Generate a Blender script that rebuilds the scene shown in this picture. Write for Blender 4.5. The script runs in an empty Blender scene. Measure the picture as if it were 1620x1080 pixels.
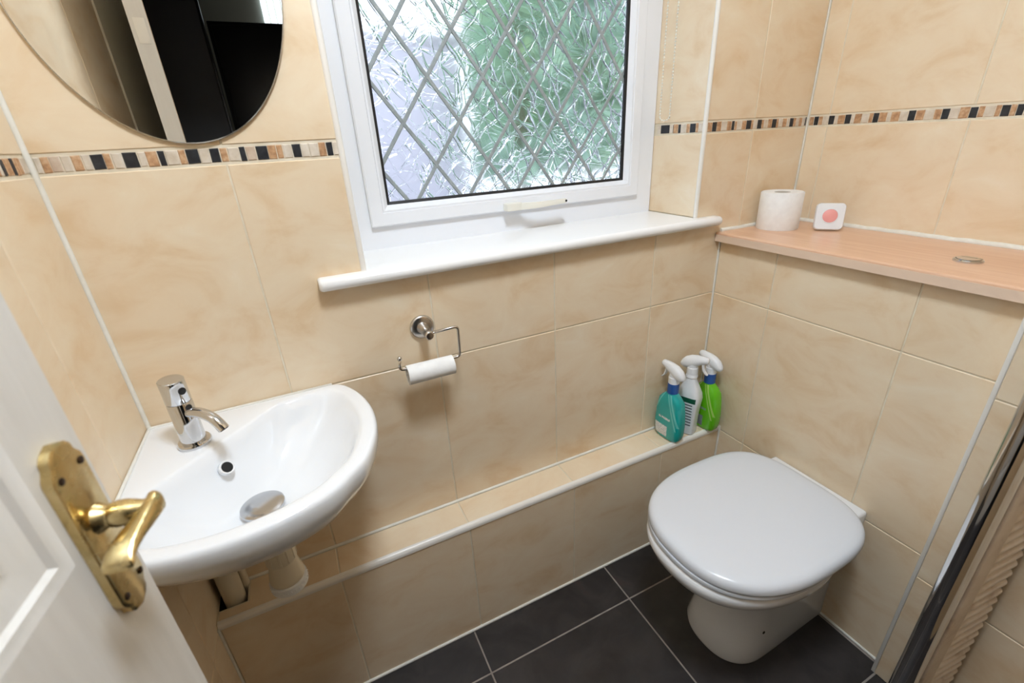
import bpy, bmesh, math, random
from mathutils import Vector, Matrix
random.seed(7)
S = bpy.context.scene
COL = S.collection
PI = math.pi

# ------------------------------------------------------------------ camera
cam_d = bpy.data.cameras.new('camera'); cam = bpy.data.objects.new('camera', cam_d); COL.objects.link(cam); S.camera = cam
F_PX = 721.836
CAM = Vector((0.32695, -0.95468, 1.29460)); YAW, PITCH, ROLL = -0.42751, -0.41960, -0.05640
def cam_axes():
    f = Vector((-math.sin(YAW)*math.cos(PITCH), math.cos(YAW)*math.cos(PITCH), math.sin(PITCH)))
    r = f.cross(Vector((0, 0, 1))).normalized(); u = r.cross(f); c, s = math.cos(ROLL), math.sin(ROLL)
    return c*r+s*u, -s*r+c*u, f
RT, UP, FW = cam_axes()
cam.matrix_world = Matrix(((RT.x, UP.x, -FW.x, CAM.x), (RT.y, UP.y, -FW.y, CAM.y), (RT.z, UP.z, -FW.z, CAM.z), (0, 0, 0, 1)))
cam_d.sensor_width = 36.0; cam_d.lens = F_PX/1620*36; cam_d.clip_start = 0.02
cam_d.dof.use_dof = True; cam_d.dof.focus_distance = 1.3; cam_d.dof.aperture_fstop = 5.0
def bp(u, v, ax, val):                     # pixel -> point on a plane the thing touches
    r = RT*((u-810)/F_PX)+UP*((540-v)/F_PX)+FW; i = 'xyz'.index(ax); return CAM+r*((val-CAM[i])/r[i])

# ------------------------------------------------------------------ world, exposure
W = bpy.data.worlds.new('overcast_sky'); S.world = W; W.use_nodes = True
bgn = W.node_tree.nodes['Background']; bgn.inputs[0].default_value = (0.80, 0.88, 1.0, 1); bgn.inputs[1].default_value = 1.7
S.view_settings.view_transform = 'Standard'; S.view_settings.look = 'None'; S.view_settings.exposure = 0.46; S.view_settings.gamma = 1.0
S.view_settings.use_curve_mapping = False
LAMP_POWER = 64.0
HALL_FILL_POWER = 7.0

# ------------------------------------------------------------------ materials
def lin(r, g, b):
    f = lambda c: (c/255/12.92) if c/255 <= .04045 else ((c/255+.055)/1.055)**2.4
    return (f(r), f(g), f(b), 1)
class N:
    def __init__(s, name):
        s.m = bpy.data.materials.new(name); s.m.use_nodes = True; s.t = s.m.node_tree; s.b = s.t.nodes['Principled BSDF']; s.out = s.t.nodes['Material Output']
    def n(s, typ, **kw):
        x = s.t.nodes.new(typ)
        for k, v in kw.items():
            if k.startswith('i_'): x.inputs[k[2:].replace('_', ' ')].default_value = v
            else: setattr(x, k, v)
        return x
    def l(s, a, b): s.t.links.new(a, b)
    def math(s, op, a, b=None, c=None):
        x = s.n('ShaderNodeMath', operation=op)
        for i, v in enumerate((a, b, c)):
            if v is None: continue
            if isinstance(v, (int, float)): x.inputs[i].default_value = v
            else: s.l(v, x.inputs[i])
        return x.outputs[0]
    def mix(s, fac, a, b, blend='MIX'):
        x = s.n('ShaderNodeMix', data_type='RGBA', blend_type=blend)
        for sock, v in ((x.inputs[0], fac), (x.inputs[6], a), (x.inputs[7], b)):
            if isinstance(v, (int, float, tuple)): sock.default_value = v
            else: s.l(v, sock)
        return x.outputs[2]
    def ramp(s, fac, stops):
        x = s.n('ShaderNodeValToRGB'); e = x.color_ramp.elements
        while len(e) < len(stops): e.new(0.5)
        for el, (p, c) in zip(e, stops): el.position = p; el.color = c
        s.l(fac, x.inputs[0]); return x.outputs[0]
    def bump(s, h, strength=.2, dist=.001):
        x = s.n('ShaderNodeBump'); x.inputs['Strength'].default_value = strength; x.inputs['Distance'].default_value = dist
        s.l(h, x.inputs['Height']); s.l(x.outputs[0], s.b.inputs['Normal']); return x
    def set(s, **kw):
        for k, v in kw.items(): s.b.inputs[k.replace('_', ' ')].default_value = v
        return s
def plain(name, col, rough=.4, metal=0.0, **kw):
    a = N(name); a.set(Base_Color=col, Roughness=rough, Metallic=metal)
    for k, v in kw.items(): a.b.inputs[k.replace('_', ' ')].default_value = v
    return a.m
def varied(name, stops, scale=6, rough=.35, detail=5, distort=0., bump=0., bscale=80, metal=0., stretch=(1, 1, 1), rrange=None):
    a = N(name)
    tc = a.n('ShaderNodeTexCoord'); oi = a.n('ShaderNodeObjectInfo')
    cm = a.n('ShaderNodeCombineXYZ')
    for i, k in enumerate((17., 31., 23.)): a.l(a.math('MULTIPLY', oi.outputs['Random'], k), cm.inputs[i])
    mp = a.n('ShaderNodeVectorMath', operation='MULTIPLY_ADD'); a.l(tc.outputs['Object'], mp.inputs[0]); mp.inputs[1].default_value = stretch; a.l(cm.outputs[0], mp.inputs[2])
    no = a.n('ShaderNodeTexNoise', i_Scale=scale, i_Detail=detail, i_Roughness=.6, i_Distortion=distort); a.l(mp.outputs[0], no.inputs['Vector'])
    c = a.ramp(no.outputs[0], stops); a.l(c, a.b.inputs['Base Color'])
    a.set(Roughness=rough, Metallic=metal)
    if rrange:
        n3 = a.n('ShaderNodeTexNoise', i_Scale=scale*2.5, i_Detail=4.); a.l(mp.outputs[0], n3.inputs['Vector'])
        mr = a.n('ShaderNodeMapRange'); a.l(n3.outputs[0], mr.inputs[0]); mr.inputs[1].default_value = .3; mr.inputs[2].default_value = .7
        mr.inputs[3].default_value, mr.inputs[4].default_value = rrange; a.l(mr.outputs[0], a.b.inputs['Roughness'])
    if bump:
        n2 = a.n('ShaderNodeTexNoise', i_Scale=bscale, i_Detail=4.); a.l(mp.outputs[0], n2.inputs['Vector']); a.bump(n2.outputs[0], bump, .0008)
    return a.m
M = {}
M['tile'] = varied('beige_wall_tile', [(.30, lin(228, 199, 160)), (.48, lin(237, 215, 184)), (.62, lin(240, 221, 192)), (.78, lin(244, 229, 206))], 7, .34, 7, .6, .10, 60, rrange=(.28, .45), stretch=(1, 1, 1.6))
M['grout'] = varied('cream_grout', [(.3, lin(222, 208, 182)), (.7, lin(236, 226, 206))], 40, .8)
M['silicone'] = varied('white_silicone', [(.2, lin(226, 221, 208)), (.8, lin(244, 241, 232))], 30, .45, bump=.3, bscale=60)
M['stone_black'] = varied('black_slate', [(.3, lin(24, 25, 28)), (.6, lin(45, 47, 52)), (.8, lin(70, 72, 78))], 60, .45, bump=.4, bscale=220)
M['stone_tan'] = varied('tan_travertine', [(.3, lin(160, 118, 84)), (.5, lin(196, 152, 112)), (.72, lin(222, 190, 156))], 90, .5, bump=.6, bscale=260)
M['stone_pale'] = varied('pale_marble', [(.3, lin(205, 188, 166)), (.6, lin(226, 214, 198)), (.8, lin(238, 230, 220))], 50, .4, bump=.2, bscale=160)
M['stone_rose'] = varied('rose_beige_marble', [(.3, lin(196, 170, 146)), (.6, lin(214, 194, 174)), (.8, lin(226, 212, 198))], 60, .42, bump=.2, bscale=160)
M['floor_tile'] = varied('dark_slate_floor_tile', [(.3, lin(36, 33, 33)), (.5, lin(48, 44, 44)), (.65, lin(58, 53, 52)), (.8, lin(66, 51, 49))], 9, .38, 8, .8, .25, 70, rrange=(.3, .5))
M['floor_grout'] = varied('grey_floor_grout', [(.3, lin(140, 130, 122)), (.7, lin(168, 158, 148))], 40, .85)
M['ceramic'] = plain('white_ceramic', lin(243, 244, 246), .08, Coat_Weight=.5, Coat_Roughness=.04)
M['seat'] = plain('white_seat_plastic', lin(226, 229, 235), .22)
M['upvc'] = plain('white_upvc', lin(242, 243, 247), .25)
M['sill'] = plain('white_gloss_sill', lin(246, 245, 244), .22)
M['trim'] = plain('white_tile_trim', lin(243, 238, 230), .3)
M['cream_plastic'] = plain('cream_plastic', lin(240, 236, 224), .35)
M['gasket'] = plain('black_rubber_gasket', lin(22, 23, 26), .5)
M['lead'] = varied('grey_lead_strip', [(.3, lin(140, 148, 150)), (.7, lin(168, 175, 176))], 60, .6)
M['chrome'] = plain('polished_chrome', (.66, .67, .69, 1), .06, 1.0)
M['satin'] = plain('satin_nickel', (.60, .58, .56, 1), .24, 1.0)
M['plug'] = plain('dull_chrome', (.55, .56, .58, 1), .16, 1.0)
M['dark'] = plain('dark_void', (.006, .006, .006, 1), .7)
M['mirror'] = plain('mirror_silvering', (.86, .87, .87, 1), .0, 1.0)
M['mirror_edge'] = plain('ground_glass_edge', lin(190, 186, 178), .15, .6)
M['brass'] = varied('aged_brass', [(.25, (.30, .20, .07, 1)), (.42, (.58, .44, .20, 1)), (.75, (.72, .58, .32, 1))], 28, .22, 6, .4, .25, 120, 1.0, rrange=(.14, .38))
M['screw'] = plain('dark_bronze_screw', (.05, .03, .02, 1), .45, .8)
M['door'] = varied('white_door_paint', [(.3, lin(226, 221, 214)), (.7, lin(234, 230, 224))], 12, .38, bump=.12, bscale=50, stretch=(6, 6, .6))
M['cream'] = plain('cream_wall_paint', lin(234, 226, 204), .6)
M['ceiling'] = plain('white_ceiling_paint', lin(244, 243, 240), .8)
M['paper'] = varied('white_tissue_paper', [(.3, lin(240, 238, 236)), (.7, lin(248, 247, 245))], 60, .9, bump=.5, bscale=150)
M['pipe'] = plain('cream_waste_pipe', lin(226, 214, 190), .35)
M['pink'] = plain('pink_gel', lin(244, 168, 162), .35)
M['white_plastic'] = plain('white_bottle_plastic', lin(240, 241, 243), .3)
M['blue'] = plain('blue_label', lin(26, 84, 160), .3)
M['beige_slat'] = varied('beige_slat_paint', [(.25, lin(168, 144, 120)), (.42, lin(210, 194, 176)), (.7, lin(224, 212, 198))], 16, .4, 6)
M['hall_dark'] = plain('dim_hall_grey', lin(64, 62, 61), .7)
M['hall_black'] = plain('black_lacquer', lin(20, 19, 20), .35)
M['hall_sage'] = plain('sage_wall_paint', lin(168, 168, 152), .7)
def beech():
    a = N('beech_laminate'); tc = a.n('ShaderNodeTexCoord'); mp = a.n('ShaderNodeMapping'); mp.inputs['Scale'].default_value = (60, 3, 60)
    a.l(tc.outputs['Object'], mp.inputs[0]); no = a.n('ShaderNodeTexNoise', i_Scale=1.6, i_Detail=6., i_Roughness=.6, i_Distortion=.3); a.l(mp.outputs[0], no.inputs['Vector'])
    a.l(a.ramp(no.outputs[0], [(.25, lin(214, 166, 132)), (.55, lin(227, 184, 152)), (.8, lin(233, 196, 168))]), a.b.inputs['Base Color']); a.set(Roughness=.28); return a.m
M['beech'] = beech()
def glass():
    a = N('obscured_leaf_glass'); tc = a.n('ShaderNodeTexCoord')
    n0 = a.n('ShaderNodeTexNoise', i_Scale=9., i_Detail=2.); a.l(tc.outputs['Object'], n0.inputs['Vector'])
    wv = a.n('ShaderNodeVectorMath', operation='MULTIPLY_ADD'); a.l(n0.outputs['Color'], wv.inputs[0]); wv.inputs[1].default_value = (.05, .0, .05); a.l(tc.outputs['Object'], wv.inputs[2])
    hs = []
    for ang, sc, amp in ((38, (30, 1, 11), 1.), (-42, (27, 1, 10), .9), (84, (24, 1, 9), .6)):     # overlapping leaf outlines with a swelling blade
        rm = a.n('ShaderNodeMapping'); rm.inputs['Rotation'].default_value = (0, math.radians(ang), 0); a.l(wv.outputs[0], rm.inputs[0])
        mp = a.n('ShaderNodeVectorMath', operation='MULTIPLY'); a.l(rm.outputs[0], mp.inputs[0]); mp.inputs[1].default_value = (sc[0], 0, sc[2])
        v1 = a.n('ShaderNodeTexVoronoi', feature='DISTANCE_TO_EDGE', i_Scale=1.); a.l(mp.outputs[0], v1.inputs['Vector'])
        v2 = a.n('ShaderNodeTexVoronoi', feature='F1', i_Scale=1.); a.l(mp.outputs[0], v2.inputs['Vector'])
        hs.append(a.math('MULTIPLY', a.math('ADD', a.math('MULTIPLY', a.math('MINIMUM', v1.outputs['Distance'], .07), 9.), a.math('MULTIPLY', v2.outputs['Distance'], .55)), amp))
    h = a.math('ADD', a.math('ADD', hs[0], hs[1]), hs[2])
    bu = a.n('ShaderNodeBump'); bu.inputs['Strength'].default_value = .75; bu.inputs['Distance'].default_value = .006; a.l(h, bu.inputs['Height']); a.l(bu.outputs[0], a.b.inputs['Normal'])
    a.set(Base_Color=(.97, .99, .99, 1), Roughness=.14, IOR=1.3, Transmission_Weight=1.0)
    return a.m
M['glass'] = glass()
def emit(name, col, st):
    a = N(name); a.set(Base_Color=(.9, .9, .9, 1), Emission_Color=col, Emission_Strength=st); return a.m
def label_mat(name, base, stripe, white=lin(232, 236, 236), dark=lin(150, 160, 165)):
    """printed bottle: diagonal stripes, a line of small print and an info block on both wide faces"""
    a = N(name); tc = a.n('ShaderNodeTexCoord'); sp = a.n('ShaderNodeSeparateXYZ'); a.l(tc.outputs['Object'], sp.inputs[0]); x, z = sp.outputs[0], sp.outputs[2]
    def band(v, lo, hi): return a.math('MULTIPLY', a.math('GREATER_THAN', v, lo), a.math('LESS_THAN', v, hi))
    c = base
    for k, off, w, z0, z1 in ((.35, -.056, .0022, .045, .16), (.376, -.0684, .0030, .06, .16), (-.4, .082, .0022, .085, .16)):
        ln = a.math('SUBTRACT', x, a.math('ADD', a.math('MULTIPLY', z, k), off))
        c = a.mix(a.math('MULTIPLY', band(ln, -w, w), a.math('MULTIPLY', band(z, z0, z1), .75)), c, stripe)
    no = a.n('ShaderNodeTexNoise', i_Scale=420., i_Detail=1.); a.l(tc.outputs['Object'], no.inputs['Vector'])
    words = a.math('MULTIPLY', a.math('MULTIPLY', band(z, .072, .080), band(x, -.018, .026)), a.math('GREATER_THAN', no.outputs[0], .46))
    c = a.mix(words, c, white)
    blk = a.math('MULTIPLY', band(z, .012, .050), band(x, -.010, .040))
    wv = a.n('ShaderNodeTexWave', bands_direction='Z', i_Scale=55.); a.l(tc.outputs['Object'], wv.inputs['Vector'])
    txt = a.math('MULTIPLY', a.math('GREATER_THAN', wv.outputs['Fac'], .55), a.math('GREATER_THAN', no.outputs[0], .5))
    c = a.mix(blk, c, a.mix(txt, white, dark))
    a.l(c, a.b.inputs['Base Color']); a.set(Roughness=.16, Coat_Weight=.5); return a.m
M['teal'] = label_mat('teal_printed_bottle', lin(20, 168, 164), lin(120, 214, 206))
M['green'] = label_mat('green_printed_bottle', lin(104, 196, 24), lin(190, 224, 120), lin(150, 158, 160), lin(110, 120, 125))
def white_label():
    a = N('white_printed_bottle'); tc = a.n('ShaderNodeTexCoord'); sp = a.n('ShaderNodeSeparateXYZ'); a.l(tc.outputs['Object'], sp.inputs[0])
    x, y, z = sp.outputs
    def band(v, lo, hi): return a.math('MULTIPLY', a.math('GREATER_THAN', v, lo), a.math('LESS_THAN', v, hi))
    face = a.math('LESS_THAN', y, -.0195)
    no = a.n('ShaderNodeTexNoise', i_Scale=260., i_Detail=1.); a.l(tc.outputs['Object'], no.inputs['Vector'])
    c = a.mix(a.math('MULTIPLY', face, a.math('MULTIPLY', band(z, .118, .135), band(x, -.035, .03))), lin(240, 241, 243), lin(20, 86, 62))
    wv = a.n('ShaderNodeTexWave', bands_direction='Z', i_Scale=30.); a.l(tc.outputs['Object'], wv.inputs['Vector'])
    w = a.math('MULTIPLY', a.math('MULTIPLY', face, a.math('MULTIPLY', band(z, .03, .112), band(x, -.028, .022))), a.math('GREATER_THAN', wv.outputs['Fac'], .72))
    c = a.mix(w, c, lin(60, 66, 72)); a.l(c, a.b.inputs['Base Color']); a.set(Roughness=.28); return a.m
M['white_label'] = white_label()

# ------------------------------------------------------------------ mesh helpers
def link(name, me, mat, parent=None, smooth=False):
    o = bpy.data.objects.new(name, me); COL.objects.link(o)
    if mat is not None and not me.materials: me.materials.append(M[mat] if isinstance(mat, str) else mat)
    if parent is not None: o.parent = parent
    if smooth:
        for p in me.polygons: p.use_smooth = True
    return o
def fin(name, bm, mat, parent=None, smooth=False, base=None, angle=None):
    bmesh.ops.remove_doubles(bm, verts=bm.verts, dist=1e-6)
    bmesh.ops.recalc_face_normals(bm, faces=bm.faces)
    me = bpy.data.meshes.new(name); bm.to_mesh(me); bm.free()
    if base is not None: me.transform(Matrix.Translation(-Vector(base)))
    o = link(name, me, mat, parent, smooth or angle is not None)
    if angle is not None: me.set_sharp_from_angle(angle=math.radians(angle))
    return o
def tag(o, label=None, cat=None, group=None, kind=None):
    for k, v in (('label', label), ('category', cat), ('group', group), ('kind', kind)):
        if v is not None: o[k] = v
    return o
def empty(name, loc, rz=0.):
    o = bpy.data.objects.new(name, None); COL.objects.link(o); o.location = loc; o.rotation_euler = (0, 0, rz); o.empty_display_size = .02; return o
def bx(bm, x0, x1, y0, y1, z0, z1, bev=0., seg=2):
    b2 = bmesh.new()
    vs = [b2.verts.new((x, y, z)) for x in (x0, x1) for y in (y0, y1) for z in (z0, z1)]
    for f in ((0, 1, 3, 2), (4, 6, 7, 5), (0, 4, 5, 1), (2, 3, 7, 6), (0, 2, 6, 4), (1, 5, 7, 3)): b2.faces.new([vs[i] for i in f])
    if bev: bmesh.ops.bevel(b2, geom=b2.edges[:], offset=bev, segments=seg, profile=.5, affect='EDGES')
    me = bpy.data.meshes.new('t'); b2.to_mesh(me); b2.free(); bm.from_mesh(me); bpy.data.meshes.remove(me)
def box(name, x0, x1, y0, y1, z0, z1, mat, parent=None, bev=0., seg=2, base=None):
    bm = bmesh.new(); bx(bm, x0, x1, y0, y1, z0, z1, bev, seg); return fin(name, bm, mat, parent, base=base, angle=40 if bev else None)
def loft(bm, rings, cap0=True, cap1=True, closed=True):
    R = [[bm.verts.new(p) for p in r] for r in rings]; n = len(R[0])
    for a, b in zip(R[:-1], R[1:]):
        for i in range(n if closed else n-1):
            j = (i+1) % n
            bm.faces.new((a[i], a[j], b[j], b[i]))
    if cap0: bm.faces.new(R[0][::-1])
    if cap1: bm.faces.new(R[-1])
    return R
def lathe(bm, prof, seg=40, mtx=None, cap0=True, cap1=True):
    rings = []
    for r, z in prof:
        ring = [Vector((r*math.cos(2*PI*i/seg), r*math.sin(2*PI*i/seg), z)) for i in range(seg)]
        rings.append([mtx @ p for p in ring] if mtx else ring)
    loft(bm, rings, cap0, cap1)
def axis_mtx(p, d):
    d = Vector(d).normalized(); return Matrix.Translation(Vector(p)) @ d.to_track_quat('Z', 'Y').to_matrix().to_4x4()
def smooth_path(pts, n=8):
    P = [Vector(p) for p in pts]; out = []
    for i in range(len(P)-1):
        a, b, c, d = P[max(i-1, 0)], P[i], P[i+1], P[min(i+2, len(P)-1)]
        for k in range(n):
            t = k/n; out.append(.5*((2*b)+(c-a)*t+(2*a-5*b+4*c-d)*t*t+(3*b-a-3*c+d)*t**3))
    return out+[P[-1]]
def round_path(pts, rad, n=6):
    P = [Vector(p) for p in pts]; out = [P[0]]
    for i in range(1, len(P)-1):
        a = (P[i-1]-P[i]).normalized(); b = (P[i+1]-P[i]).normalized(); p0 = P[i]+a*rad; p1 = P[i]+b*rad
        for k in range(n+1):
            t = k/n; out.append((1-t)**2*p0+2*t*(1-t)*P[i]+t*t*p1)
    return out+[P[-1]]
def tube(bm, pts, rad, seg=12, cap=True):
    P = [Vector(p) for p in pts]; rings = []; up = None
    for i, p in enumerate(P):
        t = (P[min(i+1, len(P)-1)]-P[max(i-1, 0)]).normalized()
        if up is None: up = t.orthogonal().normalized()
        up = (up-t*up.dot(t)).normalized(); s = t.cross(up); r = rad[i] if isinstance(rad, (list, tuple)) else rad
        rings.append([p+(up*math.cos(2*PI*k/seg)+s*math.sin(2*PI*k/seg))*r for k in range(seg)])
    loft(bm, rings, cap, cap)
def sphere(bm, c, r, u=10, v=6): bmesh.ops.create_uvsphere(bm, u_segments=u, v_segments=v, radius=r, matrix=Matrix.Translation(Vector(c)))

# tiles: polygon in plane coordinates (u, v), slightly bevelled face, shared mesh between equal pieces
PLANES = {'-y': lambda u, v, d: (u, -d, v), '+x': lambda u, v, d: (d, u, v), '-x': lambda u, v, d: (-d, u, v), '+z': lambda u, v, d: (u, v, d)}
def offset_poly(P, e):
    n = len(P); out = []
    ar = sum(P[i][0]*P[(i+1) % n][1]-P[(i+1) % n][0]*P[i][1] for i in range(n)); sg = 1 if ar > 0 else -1
    for i in range(n):
        p, q, r = Vector(P[i-1]), Vector(P[i]), Vector(P[(i+1) % n])
        d1 = (q-p).normalized(); d2 = (r-q).normalized(); n1 = Vector((-d1.y, d1.x))*sg; n2 = Vector((-d2.y, d2.x))*sg
        m = n1+n2; m = m/max(m.dot(n1), .2); out.append((q.x+m.x*e, q.y+m.y*e))
    return out
CACHE = {}
def piece(name, poly, plane, p0, mat, parent, depth=.006, joint=.0015, bev=.0012, proud=0., jit=0.):
    """poly in wall coordinates; the piece's face lies on the plane coordinate p0 (+proud)"""
    us = [p[0] for p in poly]; vs = [p[1] for p in poly]; cu, cv = (min(us)+max(us))/2, (min(vs)+max(vs))/2
    loc = [(u-cu, v-cv) for u, v in poly]
    key = (name, plane, mat, depth, tuple((round(a, 4), round(b, 4)) for a, b in loc)) if not jit else None
    me = CACHE.get(key) if key else None
    if me is None:
        o1 = offset_poly(loc, joint)
        if jit: o1 = [(a+random.uniform(-jit, jit), b+random.uniform(-jit, jit)) for a, b in o1]
        o2 = offset_poly(o1, bev); pf = PLANES[plane]; bm = bmesh.new()
        loft(bm, [[Vector(pf(a, b, -depth)) for a, b in o1], [Vector(pf(a, b, -bev)) for a, b in o1], [Vector(pf(a, b, 0)) for a, b in o2]])
        bmesh.ops.recalc_face_normals(bm, faces=bm.faces); me = bpy.data.meshes.new(name); bm.to_mesh(me); bm.free(); me.materials.append(M[mat])
        if key: CACHE[key] = me
    o = bpy.data.objects.new(name, me); COL.objects.link(o); o.parent = parent
    v = Vector(PLANES[plane](cu, cv, proud)); v['xyz'.index(plane[1])] += p0
    o.location = v; return o
def rect(u0, u1, v0, v1): return [(u0, v0), (u1, v0), (u1, v1), (u0, v1)]
def cut(u0, u1, v0, v1, O):
    """rectangle minus opening O (touching a side or a corner)"""
    a0, a1, b0, b1 = max(u0, O[0]), min(u1, O[1]), max(v0, O[2]), min(v1, O[3])
    if a1-a0 < 1e-4 or b1-b0 < 1e-4: return rect(u0, u1, v0, v1)
    L, Rr, B, T = a0-u0 < .004, u1-a1 < .004, b0-v0 < .004, v1-b1 < .004
    if L and Rr and B and T: return None
    if L and Rr and T: return rect(u0, u1, v0, b0)
    if L and Rr and B: return rect(u0, u1, b1, v1)
    if B and T and Rr: return rect(u0, a0, v0, v1)
    if B and T and L: return rect(a1, u1, v0, v1)
    if Rr and T: return [(u0, v0), (u1, v0), (u1, b0), (a0, b0), (a0, v1), (u0, v1)]
    if L and T: return [(u0, v0), (u1, v0), (u1, v1), (a1, v1), (a1, b0), (u0, b0)]
    if Rr and B: return [(u0, v0), (a0, v0), (a0, b1), (u1, b1), (u1, v1), (u0, v1)]
    if L and B: return [(a1, v0), (u1, v0), (u1, v1), (u0, v1), (u0, b1), (a1, b1)]
    return rect(u0, u1, v0, v1)

# ------------------------------------------------------------------ dimensions (metres)
W1, W2, WS = 1.4526, 1.7483, 1.415          # cistern boxing, upper right wall, right wall nearer the camera
YG = -.674                                   # boxing ends here
H2, H1, ZB, ZT = .379, .8285, 1.2786, 1.3073 # tile joints, mosaic bottom and top
PIT, ROW = .3185, .4497
LD, LZ = -.0975, .3935                       # pipe ledge depth and height
XL, XR, ZS, ZH = .4405, 1.3443, 1.063, 2.08  # window opening
YW = .18                                     # recess depth
CEIL = 2.34; YB = -1.26                      # ceiling, door wall
OPEN = (XL, XR, ZS-.02, ZH)

# ------------------------------------------------------------------ walls
def struct(o): o['kind'] = 'structure'; return o
bm = bmesh.new()
for a in ((-.12, XL+.0015, .0015, .30, -.05, CEIL), (XR-.0015+.003, 2.0, .0015, .30, -.05, CEIL), (XL, XR+.003, .0015, .30, -.05, ZS-.024), (XL, XR+.003, .0015, .30, ZH, CEIL)): bx(bm, *a)
wb = struct(fin('wall_back', bm, 'grout'))
rows = [(LZ+.002, H1), (H1, ZB), (ZT, ZT+ROW), (ZT+ROW, ZT+2*ROW), (ZT+2*ROW, CEIL)]
cols = [.003]+[.251+PIT*k for k in range(5)]+[W2-.002]
for z0, z1 in rows:
    for x0, x1 in zip(cols[:-1], cols[1:]):
        if z1 <= H1+.001 and x0 >= W1-.001: continue
        if z1 <= H1+.001 and x1 > W1: x1 = W1
        p = cut(x0, x1, z0, min(z1, CEIL), OPEN)
        if p: piece('tile', p, '-y', 0., 'tile', wb)
STONES = {'k': 'stone_black', 't': 'stone_tan', 'p': 'stone_pale', 'r': 'stone_rose'}
def stone(parent, plane, p0, u0, u1, k):
    if u1 < u0: u0, u1 = u1, u0
    z0, z1 = ZB+.0025, ZT-.0025
    piece('mosaic_stone', rect(u0, u1, z0+random.uniform(0, .0008), z1-random.uniform(0, .0008)), plane, p0, STONES[k], parent, .004, .0005, .0012, -.0004+random.uniform(0, .0006), .0004)
def stones(parent, plane, p0, edges, kinds):
    for a, b, k in zip(edges[:-1], edges[1:], kinds): stone(parent, plane, p0, a, b, k)
# left of the window
e = [40+v/3.115 for v in (22, 80, 125, 180, 232, 285, 328, 392, 430, 485, 560, 600, 658, 695, 760, 795, 860, 912, 962, 1000, 1058, 1090, 1140, 1198, 1240, 1272, 1318, 1362, 1400, 1448, 1485, 1518, 1545)]
E0 = [bp(u, 264.5-(u-46)*.058, 'y', 0).x for u in e]; E0[0] = .006; E0[-1] = min(E0[-1], XL-.002)
stones(wb, '-y', 0., E0, 'ptrptpktpkptkptkpkt'+'pkrktt'+'pkpptkp')
# right of the window
e = [1060+v/5.4 for v in (325, 365, 403, 443, 490, 530, 555, 575, 618, 655, 695, 715, 750, 785, 805, 840, 875, 910, 930, 965, 1000, 1025, 1055, 1078, 1105, 1130, 1155, 1172)]
E1 = [bp(u, 200-(u-1121)*.048, 'y', 0).x for u in e]; E1[-1] = W2-.004
stones(wb, '-y', 0., E1, 'tktptktptktpktptktptpktptpk')

bm = bmesh.new(); bx(bm, -.12, -.0015, -.76, .30, -.05, CEIL)
wl = struct(fin('wall_left', bm, 'grout'))
yc = [-.003, -.170, -.170-PIT, -.76]
for z0, z1 in [(.0, H2), (H2, H1), (H1, ZB), (ZT, ZT+ROW), (ZT+ROW, ZT+2*ROW), (ZT+2*ROW, CEIL)]:
    for a, b in zip(yc[1:], yc[:-1]): piece('tile', rect(a, b, z0, z1), '+x', 0., 'tile', wl)
y = -.004; seq = 'pttktkptkrptpkttpkrtpktp'
for i in range(60):
    w = random.choice((.008, .01, .014, .018, .012)); stone(wl, '+x', 0., y-w, y, seq[i % len(seq)]); y -= w
    if y < -.745: break
struct(box('wall_left_plaster', -.12, .004, YB, -.76, -.05, CEIL, 'cream'))

bm = bmesh.new(); bx(bm, W2+.0015, W2+.12, YG-.1, .30, .9, CEIL)
wr = struct(fin('wall_right', bm, 'grout'))
yc = [-.003, -.06, -.3785, YG]
for z0, z1 in [(1.0, ZB), (ZT, ZT+ROW), (ZT+ROW, ZT+2*ROW), (ZT+2*ROW, CEIL)]:
    for a, b in zip(yc[1:], yc[:-1]): piece('tile', rect(a, b, z0, z1), '-x', W2, 'tile', wr)
e = [1060+v/5.4 for v in (1185, 1225, 1265, 1300, 1350, 1400, 1428, 1490, 1540, 1570)]+[1320+v/5.4 for v in (165, 228, 290, 325, 375, 445, 478, 555, 625, 690, 765, 845, 912, 980, 1062, 1150, 1222, 1278, 1370, 1420, 1500, 1552, 1620)][1:]
E2 = [bp(u, 193-(u-1280)*.058, 'x', W2).y for u in e]; E2[0] = -.005
stones(wr, '-x', W2, E2, 'tktpkptkptptktptpktptkptktptktk')
y = E2[-1]; k = 0
while y > YG+.012:
    w = min(random.choice((.012, .016, .02)), y-YG-.002); stone(wr, '-x', W2, y-w, y, 'ptkrpt'[k % 6]); y -= w; k += 1

# cistern boxing under the shelf
bm = bmesh.new(); bx(bm, W1+.0015, W2+.1, YG, .0, -.05, .985)
wc = struct(fin('wall_boxing', bm, 'grout'))
yc = [-.003, -.1875, -.5081, YG]
for z0, z1 in [(0, H2), (H2, H1), (H1, .986)]:
    for a, b in zip(yc[1:], yc[:-1]): piece('tile', rect(a, b, z0, z1), '-x', W1, 'tile', wc)
# right wall nearer the camera
bm = bmesh.new(); bx(bm, WS+.0015, W2+.12, YB-.02, YG-.001, -.05, CEIL)
wn = struct(fin('wall_near', bm, 'grout'))
zs = [0., .351, .8125, .8125+ROW, .8125+2*ROW, .8125+3*ROW, CEIL]
for z0, z1 in zip(zs[:-1], zs[1:]):
    for a, b in ((-.93, YG-.006), (-.93-PIT, -.93)): piece('tile', rect(a, b, z0, z1), '-x', WS, 'tile', wn)
struct(box('trim_1', WS-.001, W1, YG-.007, YG+.001, 0, CEIL, 'trim', bev=.002))

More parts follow.
